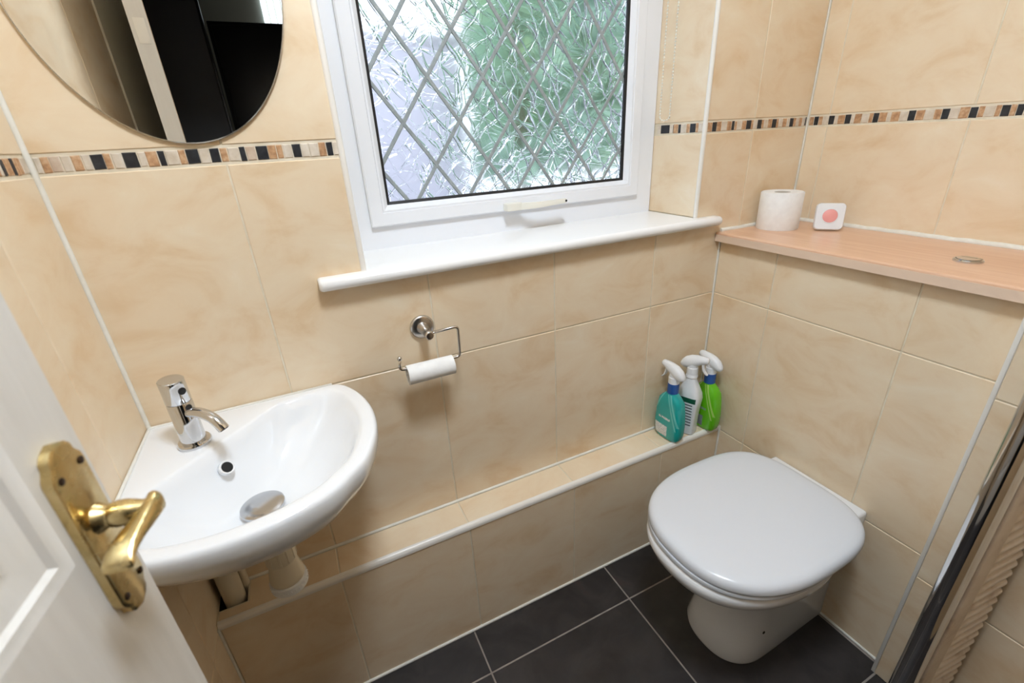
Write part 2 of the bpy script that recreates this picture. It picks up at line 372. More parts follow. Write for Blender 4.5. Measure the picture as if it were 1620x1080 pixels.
# pipe ledge with the pipe notch in its left end
NX, NY = .058, -.062
bm = bmesh.new()
bx(bm, NX, W1, LD+.0015, .0, -.05, LZ-.0015); bx(bm, -.001, NX, LD+.0015, NY, -.05, LZ-.0015); bx(bm, -.001, NX, NY, .0, -.05, .16)
wd = struct(fin('wall_ledge', bm, 'grout'))
cl = [.003]+[.2505+PIT*k for k in range(4)]+[W1-.003]
for x0, x1 in zip(cl[:-1], cl[1:]):
    piece('tile', rect(x0, x1, .004, LZ-.014), '-y', LD, 'tile', wd)
    if x0 < .1: p = [(x0, LD+.008), (x1, LD+.008), (x1, -.004), (NX+.002, -.004), (NX+.002, NY-.002), (x0, NY-.002)]
    else: p = rect(x0, x1, LD+.008, -.004)
    piece('tile', p, '+z', LZ, 'tile', wd)
box('hole_shade_sheet', -.0005, NX, NY, .0, .158, .161, 'dark', wd)  # black sheets put the shade inside the pipe hole into colour
box('hole_shade_sheet', -.0008, .0006, NY, -.001, .16, LZ-.008, 'dark', wd)
box('hole_shade_sheet', NX-.0006, NX+.0006, NY, -.001, .16, LZ-.008, 'dark', wd)
box('hole_shade_sheet', 0, NX, NY-.0006, NY+.0006, .16, LZ-.008, 'dark', wd)
def quad_trim(name, pts, rad, mat='trim'):
    bm = bmesh.new(); tube(bm, pts, rad, 12); return struct(fin(name, bm, mat, angle=50))
bm = bmesh.new(); prof = []
for k in range(9):
    t = -PI/2*k/8; prof.append((LD+.0085-.010*math.cos(t+PI/2) if False else LD+.0085-.0105*math.sin(PI/2*k/8), LZ-.0095+.0105*math.cos(PI/2*k/8)))
prof = [(LD+.009, LZ+.001)]+prof+[(LD-.002, LZ-.0145), (LD+.0035, LZ-.0145), (LD+.009, LZ-.004)]
loft(bm, [[Vector((x, a, b)) for a, b in prof] for x in (.002, W1-.002)])
struct(fin('trim_2', bm, 'trim', angle=40))
# corner beads: silicone and grout lines
quad_trim('trim_3', [(.002, -.002, LZ), (.002, -.002, CEIL)], .0042, 'silicone')
quad_trim('trim_4', [(.06, -.0015, LZ+.001), (W1, -.0015, LZ+.001)], .0042, 'silicone')
quad_trim('trim_5', [(.0, LD-.001, .002), (W1, LD-.001, .002)], .0045, 'silicone')
quad_trim('trim_6', [(W1-.001, LD, .002), (W1-.001, YG, .002)], .0035, 'silicone')
quad_trim('trim_7', [(W1-.0015, -.0015, LZ), (W1-.0015, -.0015, .985)], .003, 'silicone')
quad_trim('trim_8', [(W2-.001, -.001, 1.01), (W2-.001, -.001, CEIL)], .0025, 'silicone')
quad_trim('trim_9', [(W1-.0015, LD-.0015, .0), (W1-.0015, LD-.0015, LZ)], .003, 'silicone')
quad_trim('trim_10', [(.001, LD-.0015, .0), (.001, LD-.0015, LZ-.01)], .003, 'silicone')
def wobble(p, q, n, a): return [Vector(p).lerp(Vector(q), i/n)+Vector((random.uniform(-a, a), random.uniform(-a, a), random.uniform(-a, a))) for i in range(n+1)]
quad_trim('trim_11', wobble((W2-.001, -.002, 1.016), (W2-.001, YG, 1.016), 24, .0012), .0075, 'silicone')
quad_trim('trim_12', wobble((W1-.005, -.002, 1.016), (W2, -.002, 1.016), 12, .001), .0065, 'silicone')

# window reveals: tiles and white corner trims
for side, xx, pl in ((0, XL, '+x'), (1, XR, '-x')):
    for a, b in ((ZS, ZB), (ZT, ZT+ROW), (ZT+ROW, ZH)):
        piece('tile', rect(.004, YW+.02, a, b), pl, xx, 'tile', wb)
er = [.0, .025, .0355, .0475]
R3 = [bp(1060+v/5.4, 205, 'x', XR).y for v in (280, 237, 215, 165, 135, 88, 65, 25)]+[bp(780+v/5.4, 206, 'x', XR).y for v in (1540, 1505, 1430, 1400)]
R3[0] = .006
stones(wb, '-x', XR, R3, 'ptktpktkpkp'); stones(wb, '+x', XL, [.006, .02, .034, .05, .06, .08, .1, .115, .14, .16, .178], 'ptkptkptkp')
quad_trim('trim_13', [(XL-.001, .002, ZS), (XL-.001, .002, ZH)], .0058); quad_trim('trim_14', [(XR+.001, .002, ZS), (XR+.001, .002, ZH)], .0058)

# floor
bm = bmesh.new(); bx(bm, -.12, W2+.1, YB-.1, .0, -.06, -.0015); fl = struct(fin('floor', bm, 'floor_grout'))
xs = [.003, .0878, .5443, 1.0008, WS+.03]; ys = [LD-.002, -.2277, -.6827, YB-.1]
for x0, x1 in zip(xs[:-1], xs[1:]):
    for a, b in zip(ys[1:], ys[:-1]): piece('tile', rect(x0, x1, a, b), '+z', 0., 'floor_tile', fl, joint=.0022)
struct(box('ceiling', -.12, W2+.1, YB-.1, .30, CEIL, CEIL+.08, 'ceiling'))

# door wall behind the camera and the hall beyond it, walls coloured dark to keep it dim
DX0, DX1, DZ = .03, .80, 2.01
bm = bmesh.new(); bx(bm, -.12, DX0, YB-.1, YB, -.05, CEIL); bx(bm, DX1, W2+.1, YB-.1, YB, -.05, CEIL); bx(bm, DX0, DX1, YB-.1, YB, DZ, CEIL); struct(fin('wall_front', bm, plain('tan_wall_paint', lin(196, 166, 128), .6)))
struct(box('wall_hall_left', -.75, -.65, -3.9, YB-.1, -.05, 2.6, 'hall_dark')); struct(box('wall_hall_right', 1.9, 2.0, -3.9, YB-.1, -.05, 2.6, 'hall_dark'))
struct(box('wall_hall_end', -.75, 2.0, -3.9, -3.8, -.05, 2.6, 'hall_sage')); struct(box('ceiling_hall', -.75, 2.0, -3.9, YB-.1, 2.5, 2.6, 'hall_dark'))
struct(box('floor_hall', -.75, 2.0, -3.9, YB-.1, -.07, -.0, 'hall_black'))
bm = bmesh.new(); bx(bm, -.75, -.12, YB-.12, YB-.09, -.05, 2.5); bx(bm, W2+.1, 2.0, YB-.12, YB-.09, -.05, 2.5); bx(bm, -.12, W2+.1, YB-.12, YB-.1, CEIL, 2.5); struct(fin('wall_hall_front', bm, 'hall_dark'))
hc = empty('hall_cupboard', (.7, -2.6, 0)); tag(hc, 'tall black lacquered cupboard in the hall, reflected in the oval mirror', 'cupboard')
box('body', -.55, .7, -.3, .1, .0, 1.97, 'hall_black', hc, .004); box('cupboard_door', -.53, .07, .1, .118, .06, 1.95, 'hall_black', hc, .003); box('cupboard_door', .08, .68, .1, .118, .06, 1.95, 'hall_black', hc, .003)
hd = empty('hall_door', (-.02, -2.35, 0)); tag(hd, 'dark grey flush door standing open in the hall, reflected in the oval mirror', 'door')
box('leaf', -.16, .16, -.02, .02, .01, 2.05, 'hall_dark', hd, .003); box('edge_strip', .152, .166, -.022, .022, .01, 2.05, 'hall_black', hd, .002)
hb = empty('hall_window_blind', (.55, -3.78, 0)); tag(hb, 'self-glowing vertical slat blind at the far end of the hall, reflected in the oval mirror', 'blind')
for k in range(6): box('slat', -.06+k*.05, -.02+k*.05, -.012, .004, 1.6, 2.45, emit('self_lit_blind_%d' % k, (.75, .87, 1, 1), 1.6), hb)  # slats emit light themselves, standing in for daylight on the blind

# ------------------------------------------------------------------ window
w1 = struct(empty('window_1', ((XL+XR)/2, YW, ZS)))
WB = (XL+XR)/2, YW, ZS
def rail_frame(name, x0, x1, z0, z1, prof, mat):
    """four mitred members; prof = (inset, y) loop"""
    C = [(x0, z0, 1, 1), (x1, z0, -1, 1), (x1, z1, -1, -1), (x0, z1, 1, -1)]
    for i in range(4):
        a, b = C[i], C[(i+1) % 4]; bm = bmesh.new()
        loft(bm, [[Vector((c[0]+c[2]*s, y, c[1]+c[3]*s)) for s, y in prof] for c in (a, b)])
        fin(name, bm, mat, w1, base=WB, angle=30)
FX0, FX1, FZ0, FZ1 = XL+.002, XR-.002, ZS, ZH
rail_frame('frame_rail', FX0, FX1, FZ0, FZ1, [(0, .188), (.060, .188), (.060, .25), (0, .25)], 'upvc')
SX0, SX1, SZ0, SZ1 = .497, 1.284, 1.117, 2.028
rail_frame('sash_rail', SX0, SX1, SZ0, SZ1, [(0, .184), (0, .178), (.003, .175), (.030, .175), (.032, .178), (.032, .23), (0, .23)], 'upvc')
rail_frame('glazing_bead', SX0+.032, SX1-.032, SZ0+.032, SZ1-.032, [(0, .177), (.004, .177), (.014, .190), (.014, .20), (0, .2)], 'upvc')
GX0, GX1, GZ0, GZ1 = SX0+.044, SX1-.044, SZ0+.044, SZ1-.044
rail_frame('gasket', GX0, GX1, GZ0, GZ1, [(0, .190), (.0085, .193), (.0085, .20), (0, .2)], 'gasket')
box('pane', GX0-.004, GX1+.004, .1985, .2045, GZ0-.004, GZ1+.004, 'glass', w1, base=WB)
# diamond leads
lx, lz, px, pz = .6775, 1.244, .1365, .187; sl = pz/px
gx0, gx1, gz0, gz1 = GX0+.004, GX1-.004, GZ0+.004, GZ1-.004
for sgn in (1, -1):
    for k in range(-14, 15):
        b0 = lz-sgn*sl*lx+k*pz            # z = sgn*sl*x + b0
        xs_ = sorted([gx0, gx1, (gz0-b0)/(sgn*sl), (gz1-b0)/(sgn*sl)])[1:3]
        if not (gx0-1e-6 <= xs_[0] and xs_[1] <= gx1+1e-6) or xs_[1]-xs_[0] < .006: continue
        zm = sgn*sl*(xs_[0]+xs_[1])/2+b0
        if not gz0 < zm < gz1: continue
        P0, P1 = Vector((xs_[0], .1975, sgn*sl*xs_[0]+b0)), Vector((xs_[1], .1975, sgn*sl*xs_[1]+b0)); dr = (P1-P0).normalized(); nn = Vector((-dr.z, 0, dr.x))*.0046
        bm = bmesh.new(); dy = .0002*sgn
        loft(bm, [[P+nn+Vector((0, .0012, 0)), P+nn*.7+Vector((0, -.0006+dy, 0)), P-nn*.7+Vector((0, -.0006+dy, 0)), P-nn+Vector((0, .0012, 0))] for P in (P0, P1)])
        fin('lead_strip', bm, 'lead', w1, base=WB)
# casement handle
hs = bmesh.new(); bx(hs, .838, .884, .150, .1755, 1.119, 1.139, .003)
hnd = fin('handle', hs, 'cream_plastic', w1, base=WB, angle=40)
bm = bmesh.new(); rings = []
for t, x in [(i/12, .880+(1.008-.880)*i/12) for i in range(13)]:
    yy = .156-.020*math.sin(min(t*2.2, 1)*PI/2)+.004*t; h = .0085-.003*t; zc = 1.1285+.004*t
    rings.append([Vector((x, yy-.005, zc-h)), Vector((x, yy-.007, zc)), Vector((x, yy-.005, zc+h)), Vector((x, yy+.004, zc+h)), Vector((x, yy+.004, zc-h))])
loft(bm, rings); fin('lever', bm, 'cream_plastic', hnd, base=(0, 0, 0), angle=50)
hnd.children[0].data.transform(Matrix.Translation(-Vector(WB)))
bm = bmesh.new(); lathe(bm, [(.003, 0), (.003, .0015)], 12, axis_mtx((1.006, .1335, 1.1325), (0, -1, 0))); fin('screw_cap', bm, 'gasket', hnd, base=WB)
# sill board
bm = bmesh.new(); pr = [(YW+.02, ZS), (-.018, ZS)]
for k in range(1, 12): a = PI/2+PI*k/11; pr.append((-.018+.0125*math.cos(a), ZS-.0125+.0125*math.sin(a)))
pr += [(-.0005, ZS-.025), (-.0005, ZS-.024), (YW+.02, ZS-.024)]
loft(bm, [[Vector((x, a, b)) for a, b in pr] for x in (XL+.001, XR-.001)])
pe = [(-.0005, ZS)]+pr[1:-2]
for xa, xb, s in ((.349, XL+.001, -1), (XR-.001, 1.424, 1)):
    rr = [(xa, 1.), (xb, 1.)]
    rr = ([(xa, .72), (xa+.002, .9), (xa+.006, 1.), (xb, 1.)] if s < 0 else [(xa, 1.), (xb-.010, 1.), (xb-.004, .9), (xb, .65)])
    loft(bm, [[Vector((x, -.0005+(a+.0005)*sc, ZS-.0125+(b-ZS+.0125)*sc)) for a, b in pe] for x, sc in rr])
sb = tag(fin('window_sill', bm, 'sill', base=(.886, 0, ZS-.025), angle=35), 'long white bullnosed window sill board under the leaded window', 'window sill'); sb.location = (.886, 0, ZS-.025)
# roller blind with its beaded chain
rb = empty('roller_blind', (1.325, .135, 2.04)); tag(rb, 'roller blind with a white beaded chain hanging at the right window reveal', 'blind')
bm = bmesh.new(); lathe(bm, [(.018, -.84), (.018, .0)], 20, Matrix.Rotation(PI/2, 4, 'Y')); fin('roller', bm, 'upvc', rb, angle=40)
bm = bmesh.new(); lathe(bm, [(.022, 0), (.022, .012)], 20, Matrix.Rotation(PI/2, 4, 'Y')); fin('sprocket', bm, 'upvc', rb, angle=40)
ch = []
zz = 0.
for i in range(95): ch.append((.004-.004*i/94*0, .019, -.0076*i))
for k in range(1, 6): a = PI*k/6; ch.append((.004, .019*math.cos(a), -.0076*94-.010*math.sin(a)))
for i in range(95): ch.append((.004, -.019, -.0076*(94-i)))
bm = bmesh.new()
for c in ch: sphere(bm, c, .0023, 8, 5)
tube(bm, ch, .0006, 5)
fin('beaded_chain', bm, 'cream_plastic', rb, smooth=True)

# ------------------------------------------------------------------ oval mirror
mi = empty('oval_mirror', (.217, -.0005, 1.552)); tag(mi, 'frameless oval mirror with ground edge on the tiles above the basin', 'mirror')
bm = bmesh.new(); a_, b_ = .178, .240
def oval(k, y): return [Vector(((a_-k)*math.cos(2*PI*i/96), y, (b_-k)*math.sin(2*PI*i/96))) for i in range(96)]
loft(bm, [oval(.0, -.0005), oval(.0, -.0045), oval(.0016, -.0058)], True, False); fin('ground_edge', bm, 'mirror_edge', mi, angle=30)
bm = bmesh.new(); loft(bm, [oval(.0016, -.0040), oval(.0016, -.0058)]); fin('mirror_glass', bm, 'mirror', mi)

# ------------------------------------------------------------------ corner basin
BZ = .832; BC = Vector((.176, -.2105))
ba = empty('corner_basin', (0, 0, BZ)); tag(ba, 'white ceramic corner hand basin with bowed front below the oval mirror', 'basin')
half = [(.0015, -.0015), (.12, -.0015), (.24, -.0015), (.325, -.0015), (.352, -.014), (.374, -.055), (.387, -.105), (.3915, -.155), (.387, -.208), (.373, -.258), (.353, -.300)]
out = half+[(.327, -.327)]+[(-y, -x) for x, y in half[:0:-1]]
def catmull(P, n=6, fixed=4):
    res = []; m = len(P)
    for i in range(m):
        a, b, c, d = [Vector(P[(i+k) % m]) for k in (-1, 0, 1, 2)]
        st = i < fixed-1 or i >= m-fixed+1
        for k in range(n):
            t = k/n
            res.append(b.lerp(c, t) if st else .5*((2*b)+(c-a)*t+(2*a-5*b+4*c-d)*t*t+(3*b-a-3*c+d)*t**3))
    return res
OUT = catmull(out)
NT = 144
def cast(P, th, c=BC):
    d = Vector((math.cos(th), math.sin(th))); best = 0.
    for i in range(len(P)):
        p, q = Vector(P[i])-c, Vector(P[(i+1) % len(P)])-c; s = q-p; den = d.x*s.y-d.y*s.x
        if abs(den) < 1e-12: continue
        t = (p.x*s.y-p.y*s.x)/den; w = (p.x*d.y-p.y*d.x)/den
        if t > 0 and -1e-6 <= w <= 1+1e-6: best = max(best, t)
    return best
TH = [2*PI*i/NT for i in range(NT)]
r_out = [cast(OUT, t) for t in TH]
def r_chord(th):
    n = Vector((1, -1)).normalized(); d = Vector((math.cos(th), math.sin(th))); dn = d.dot(n); u0 = BC.dot(n)-.182
    return u0/(-dn) if dn < -1e-4 else 9.
r_in = [min(ro-.030, r_chord(t)) for ro, t in zip(r_out, TH)]
for _ in range(5): r_in = [(r_in[i-1]+2*r_in[i]+r_in[(i+1) % NT])/4 for i in range(NT)]
r_in = [min(a, b-.016) for a, b in zip(r_in, r_out)]
def ring(rs, z): return [Vector((BC.x+r*math.cos(t), BC.y+r*math.sin(t), z)) for r, t in zip(rs, TH)]
def clampw(P): return [Vector((max(p.x, .0015), min(p.y, -.0015), p.z)) for p in P]
rg = [ring([.036]*NT, .693), ring([.045]*NT, .700)]
for f, z in ((.38, .714), (.62, .735), (.80, .757), (.92, .780), (.975, .794), (.995, .806)): rg.append(ring([.045+(r-.045)*f for r in r_out], z))
rg += [ring(r_out, .815), ring(r_out, BZ-.009), ring([r-.0015 for r in r_out], BZ-.004), ring([r-.005 for r in r_out], BZ-.0005), ring([r-.008 for r in r_out], BZ)]
rg += [ring([min(i+.007, o-.009) for i, o in zip(r_in, r_out)], BZ), ring([i+.002 for i in r_in], BZ-.0012), ring([i-.003 for i in r_in], BZ-.0045)]
for k in range(1, 15):
    s = k/14; rs = [(i-.003)+(.030-(i-.003))*s for i in r_in]; rg.append(ring(rs, BZ-.0045-.100*(1-(1-s)**2.6)))
rg.append(ring([.026]*NT, BZ-.112))
bm = bmesh.new(); loft(bm, [clampw(r) for r in rg]); fin('bowl', bm, 'ceramic', ba, base=(0, 0, BZ), angle=45)
# overflow, waste plug, silicone specks
ov = bp(359, 739, 'z', .797)
nrm = Vector((.55, -.55, .62)).normalized()
bm = bmesh.new(); lathe(bm, [(.0125, -.006), (.0125, .0015), (.0115, .0025), (.0095, .0015), (.0095, -.004)], 28, axis_mtx(ov, nrm), True, False); fin('overflow_ring', bm, 'ceramic', ba, base=(0, 0, BZ), angle=40)
bm = bmesh.new(); lathe(bm, [(.0096, .0002), (.0096, .0012)], 24, axis_mtx(ov, nrm)); fin('overflow_hole', bm, 'dark', ba, base=(0, 0, BZ))
bm = bmesh.new(); lathe(bm, [(.024, BZ-.114), (.0345, BZ-.098), (.0355, BZ-.095), (.0350, BZ-.0925), (.032, BZ-.0912), (.018, BZ-.0902), (.006, BZ-.090)], 36, Matrix.Translation((BC.x, BC.y, 0))); fin('waste_plug', bm, 'plug', ba, base=(0, 0, BZ), angle=50)
bm = bmesh.new(); lathe(bm, [(.006, 0), (.006, .0008)], 14, axis_mtx((BC.x-.012, BC.y-.012, BZ-.0910), (-.05, -.05, 1))); fin('plug_dimple', bm, 'satin', ba, base=(0, 0, BZ))
bm = bmesh.new(); tube(bm, [(.003, -.33, BZ-.001), (.003, -.004, BZ-.001), (.33, -.004, BZ-.001)], .0035, 8); fin('silicone_bead', bm, 'silicone', ba, base=(0, 0, BZ), smooth=True)

# monobloc tap
TP = Vector((.0905, -.1045, BZ)); tp = empty('basin_tap', TP, -PI/4); tag(tp, 'chrome monobloc tap with curved spout on the corner basin', 'tap')
bm = bmesh.new(); lathe(bm, [(.0255, 0), (.0262, .001), (.0262, .0055), (.0245, .008), (.019, .0085)], 40); fin('base_flange', bm, 'chrome', tp, angle=35)
bm = bmesh.new(); lathe(bm, [(.0190, .006), (.0190, .083), (.0180, .085)], 40); fin('tap_body', bm, 'chrome', tp, angle=35)
bm = bmesh.new(); lathe(bm, [(.0172, .083), (.0172, .0865)], 40); fin('groove', bm, 'dark', tp)
bm = bmesh.new()
rings = []
for r, z0 in ((.0180, 0), (.0190, .001), (.0190, 1), (.0176, 1.05)):
    ring_ = []
    for i in range(40):
        a = 2*PI*i/40; zt = .126+.10*r*math.cos(a)*(-1); zb = .0855
        z = zb+.0015*(z0 > 0) if z0 < .5 else zt+(.0012 if z0 > 1 else 0)
        ring_.append(Vector((r*math.cos(a), r*math.sin(a), z)))
    rings.append(ring_)
loft(bm, rings); hd_ = fin('tap_head', bm, 'chrome', tp, angle=35)
bm = bmesh.new(); lathe(bm, [(.0062, -.002), (.0062, .0012), (.0048, .0016)], 18, axis_mtx((.0185, 0, .108), (1, 0, 0))); fin('head_recess', bm, 'gasket', hd_, angle=40)
bm = bmesh.new(); lathe(bm, [(.0052, -.002), (.0052, .0015)], 16, axis_mtx((.0188, .0, .0765), (1, 0, .2))); fin('indicator_hole', bm, 'dark', tp)
sp_ = smooth_path([(.012, 0, .066), (.030, 0, .069), (.050, 0, .069), (.068, 0, .064), (.080, 0, .054), (.087, 0, .045)], 6)
bm = bmesh.new(); tube(bm, sp_, .0088, 18); fin('spout', bm, 'chrome', tp, angle=50)
bm = bmesh.new(); d_ = (sp_[-1]-sp_[-2]).normalized(); lathe(bm, [(.0070, 0), (.0070, .0006)], 16, axis_mtx(sp_[-1], d_)); fin('outlet', bm, 'dark', tp)

# trap and pipes under the basin
tr = empty('basin_trap', (BC.x, BC.y, .518)); tag(tr, 'cream plastic bottle trap and waste pipe hanging below the corner basin', 'trap')
bm = bmesh.new(); lathe(bm, [(.024, .172), (.0265, .168), (.0265, .094), (.022, .090)], 32); nut = fin('collar_nut', bm, 'pipe', tr, angle=35)
bm = bmesh.new()
for k in range(12): a = 2*PI*k/12; bx(bm, .025*math.cos(a)-.0022, .025*math.cos(a)+.0022, .025*math.sin(a)-.0022, .025*math.sin(a)+.0022, .096, .166, .0008)
fin('grip_ribs', bm, 'pipe', nut)
bm = bmesh.new(); lathe(bm, [(.020, .098), (.0235, .090), (.0300, .056), (.0305, .050), (.029, .046)], 36); fin('bottle', bm, 'pipe', tr, angle=35)
bm = bmesh.new(); lathe(bm, [(.029, .047), (.0325, .045), (.0325, .028), (.029, .024)], 36); cap_ = fin('bottom_cap', bm, 'white_plastic', tr, angle=35)
bm = bmesh.new()
for k in range(30): a = 2*PI*k/30; sphere(bm, (.0325*math.cos(a), .0325*math.sin(a), .0365), .0016, 5, 4)
fin('grip_ribs', bm, 'white_plastic', cap_)
bm = bmesh.new(); tube(bm, round_path([(-.015, .010, .115), (-.075, .060, .115), (-.12, .145, .112), (-.1455, .1780, .05), (-.146, .1785, .0)], .035), .0165, 18); fin('outlet_pipe', bm, 'pipe', tr, smooth=True)
bm = bmesh.new(); lathe(bm, [(.024, -.012), (.026, -.010), (.026, .010), (.022, .012)], 24, axis_mtx((-.042, .034, .115), (-.77, .63, 0))); fin('outlet_nut', bm, 'pipe', tr, angle=35)
PO = Matrix.Translation((.030-BC.x, -.032-BC.y, .165-.518))
bm = bmesh.new(); lathe(bm, [(.0215, 0), (.0215, .40), (.019, .402)], 28, PO); fin('waste_pipe', bm, 'pipe', tr, angle=40)
bm = bmesh.new(); lathe(bm, [(.008, .0), (.008, .46)], 16, PO @ Matrix.Translation((.023, .022, 0))); fin('supply_pipe', bm, 'pipe', tr, angle=40)

# ------------------------------------------------------------------ paper holder and spent roll tube
ph = empty('toilet_paper_holder', (.541, -.0005, .917)); tag(ph, 'satin metal toilet paper holder with round rosette and bent wire arm', 'paper holder')
HB = Vector((.541, -.0005, .917))
Rm = axis_mtx((0, 0, 0), (0, -1, 0))
bm = bmesh.new(); lathe(bm, [(.0275, 0), (.0275, .004), (.0262, .006), (.0235, .0075), (.0135, .0085), (.0120, .012), (.0098, .030), (.0085, .050), (.0095, .052), (.0095, .062), (.0075, .0645), (.003, .065)], 40, Rm); ro = fin('rosette', bm, 'satin', ph, angle=35)
bm = bmesh.new(); lathe(bm, [(.0035, .0), (.0035, .0012)], 12, axis_mtx((0, -.057, -.0094), (0, 0, -1))); fin('grub_screw', bm, 'dark', ro)
arm = round_path([(.004, -.057, .003), (.066, -.057, .006), (.064, -.057, -.067), (-.073, -.057, -.066), (-.070, -.057, -.041)], .010)
bm = bmesh.new(); tube(bm, arm, .0031, 12); fin('wire_arm', bm, 'satin', ph, smooth=True)
bm = bmesh.new(); sphere(bm, (-.070, -.057, -.039), .0052, 16, 10); fin('end_ball', bm, 'satin', ph, smooth=True)
bm = bmesh.new(); Tm = axis_mtx((0, 0, 0), (1, 0, 0))
lathe(bm, [(.0185, -.052), (.0215, -.052), (.0217, -.05), (.0215, .05), (.0215, .052), (.0185, .052), (.0185, 0), (.0185, -.052)], 36, Tm, False, False)
ct = tag(fin('cardboard_tube', bm, 'paper', angle=40), 'empty white roll tube hanging on the wire paper holder', 'roll tube'); ct.location = (.5345, -.0575, .917-.0665-.0155)

# ------------------------------------------------------------------ toilet
TC = -.4215
to = empty('toilet', (1.2, TC, 0)); tag(to, 'white back to wall toilet with closed lid in the corner by the tiled boxing', 'toilet')
def outline(xf, xm, hw, xb, hb, z, n=28, e=2.35, eb=None):
    """front superellipse from xm forward to xf, then easing back to width hb at xb"""
    P = []
    for i in range(n+1):
        a = PI/2*i/n; P.append((xm-(xm-xf)*math.cos(a)**(2/e), hw*math.sin(a)**(2/e)))
    for i in range(1, 13):
        t = i/12; s = t*t*(3-2*t); P.append((xm+(xb-xm)*t, hw+(hb-hw)*s))
    full = P+[(x, -y) for x, y in P[::-1]][:-1]
    return [Vector((x-1.2, y, z)) for x, y in full]
bm = bmesh.new(); XB = W1-.0005
lv = [(1.092, 1.20, .104, .098, .0), (1.090, 1.20, .106, .098, .012), (1.103, 1.21, .100, .096, .06), (1.122, 1.22, .090, .095, .14), (1.126, 1.22, .089, .096, .19), (1.104, 1.22, .100, .100, .24), (1.055, 1.21, .125, .108, .285), (1.000, 1.20, .152, .115, .318), (.957, 1.19, .174, .120, .342), (.934, 1.185, .185, .123, .362), (.928, 1.185, .188, .124, .382), (.931, 1.185, .186, .124, .394), (.940, 1.185, .180, .123, .400)]
loft(bm, [outline(a, b, c, XB, d, z) for a, b, c, d, z in lv]); fin('pan', bm, 'ceramic', to, angle=60)
bm = bmesh.new(); bx(bm, .172, XB-1.2, -.126, .126, .25, .409, .008, 3); fin('back_block', bm, 'ceramic', to, angle=40)
bm = bmesh.new(); loft(bm, [outline(.936, 1.17, .190, 1.405, .12, .400), outline(.934, 1.17, .191, 1.405, .12, .404), outline(.936, 1.17, .189, 1.405, .12, .411)]); fin('seat_ring', bm, 'seat', to, angle=50)
def lid_outline(k, z, n=36):
    xf, xb, hw, xm = .938+k, 1.410-k, .196-k, 1.19
    P = []
    for i in range(n+1): a = PI/2*i/n; P.append((xm-(xm-xf)*math.cos(a)**(2/2.45), hw*math.sin(a)**(2/2.45)))
    for i in range(1, n+1):
        a = PI/2*i/n; P.append((xm+(xb-xm)*math.sin(a)**(2/3.3), hw*max(math.cos(a), 0)**(2/3.3)*1. if math.cos(a) > 1e-6 else 0.))
    full = P+[(x, -y) for x, y in P[::-1]][1:-1]
    return [Vector((x-1.2, y, z)) for x, y in full]
bm = bmesh.new()
loft(bm, [lid_outline(k, z) for k, z in ((.006, .411), (.001, .413), (0, .418), (.001, .427), (.004, .433), (.010, .4375), (.022, .4405), (.05, .4425), (.10, .4435))]); fin('lid', bm, 'seat', to, angle=60)
for s in (-1, 1): box('hinge', .172, .206, s*.075-.02, s*.075+.02, .400, .418, 'seat', to, .004)
bm = bmesh.new(); lathe(bm, [(.0042, 0), (.0042, .001)], 14, axis_mtx((bp(1208, 1000, 'y', TC-.0975).x-1.2, -.0978, bp(1208, 1000, 'y', TC-.0975).z), (0, -1, .1))); fin('bolt_hole', bm, 'dark', to)

# ------------------------------------------------------------------ shelf and what stands on it
SZ = 1.0145
bm = bmesh.new(); pr = [(W2-.001, SZ), (W1-.016, SZ)]
for k in range(1, 9): a = PI/2+PI/2*k/8; pr.append((W1-.016+.006*math.cos(a), SZ-.006+.006*math.sin(a)))
pr += [(W1-.022, SZ-.026), (W2-.001, SZ-.026)]
loft(bm, [[Vector((a, y, b)) for a, b in pr] for y in (-.0015, YG+.001)])
bm2 = bmesh.new(); bx(bm2, W1-.0228, W1-.0215, YG+.001, -.0015, SZ-.0258, SZ-.0065)
sh = tag(fin('shelf_board', bm, 'beech', base=(W1, YG, SZ-.026), angle=40), 'pale beech laminate shelf board on top of the tiled cistern boxing', 'shelf'); sh.location = (W1, YG, SZ-.026); fin('edge_band', bm2, plain('pale_beech_edging', lin(232, 204, 180), .4), sh, base=(W1, YG, SZ-.026))
rl = empty('toilet_roll', (1.600, -.066, SZ)); tag(rl, 'full white toilet roll standing upright on the beech shelf', 'toilet roll')
bm = bmesh.new(); lathe(bm, [(.021, 0), (.0535, 0), (.0545, .002), (.0545, .099), (.0525, .1015), (.021, .1005), (.021, .05), (.021, 0)], 56, None, False, False); fin('paper', bm, 'paper', rl, angle=40)
bm = bmesh.new(); lathe(bm, [(.0195, .001), (.0212, .001), (.0212, .0995), (.0195, .0995), (.0195, .001)], 32, None, False, False); fin('core', bm, plain('brown_card_core', lin(196, 186, 172), .8), rl, angle=40)
bm = bmesh.new(); pts = []
for i in range(8):
    a = math.radians(-62+i*6); pts.append((.0552*math.cos(a), .0552*math.sin(a)))
pts = [(p[0]+(.006 if i == 7 else 0)*.5, p[1]+(.004 if i == 7 else 0)) for i, p in enumerate(pts)]
loft(bm, [[Vector((x, y, z)) for x, y in pts]+[Vector((x*.985, y*.985, z)) for x, y in pts[::-1]] for z in (.001, .100)]); fin('loose_flap', bm, 'paper', rl, angle=40)
af = empty('air_freshener', (1.662, -.172, SZ), math.radians(-50)); tag(af, 'small square white air freshener with pink round gel, leaning on the beech shelf', 'air freshener')
def rrect(w, h, r, y, n=6, z0=0.):
    P = []
    for cx, cz, a0 in ((w-r, h-r, 0), (-w+r, h-r, 90), (-w+r, -h+r, 180), (w-r, -h+r, 270)):
        for i in range(n+1): a = math.radians(a0+90*i/n); P.append(Vector((cx+r*math.cos(a), y, z0+cz+r*math.sin(a))))
    return P
tilt = Matrix.Translation((0, 0, .0005)) @ Matrix.Rotation(math.radians(-12), 4, 'X')
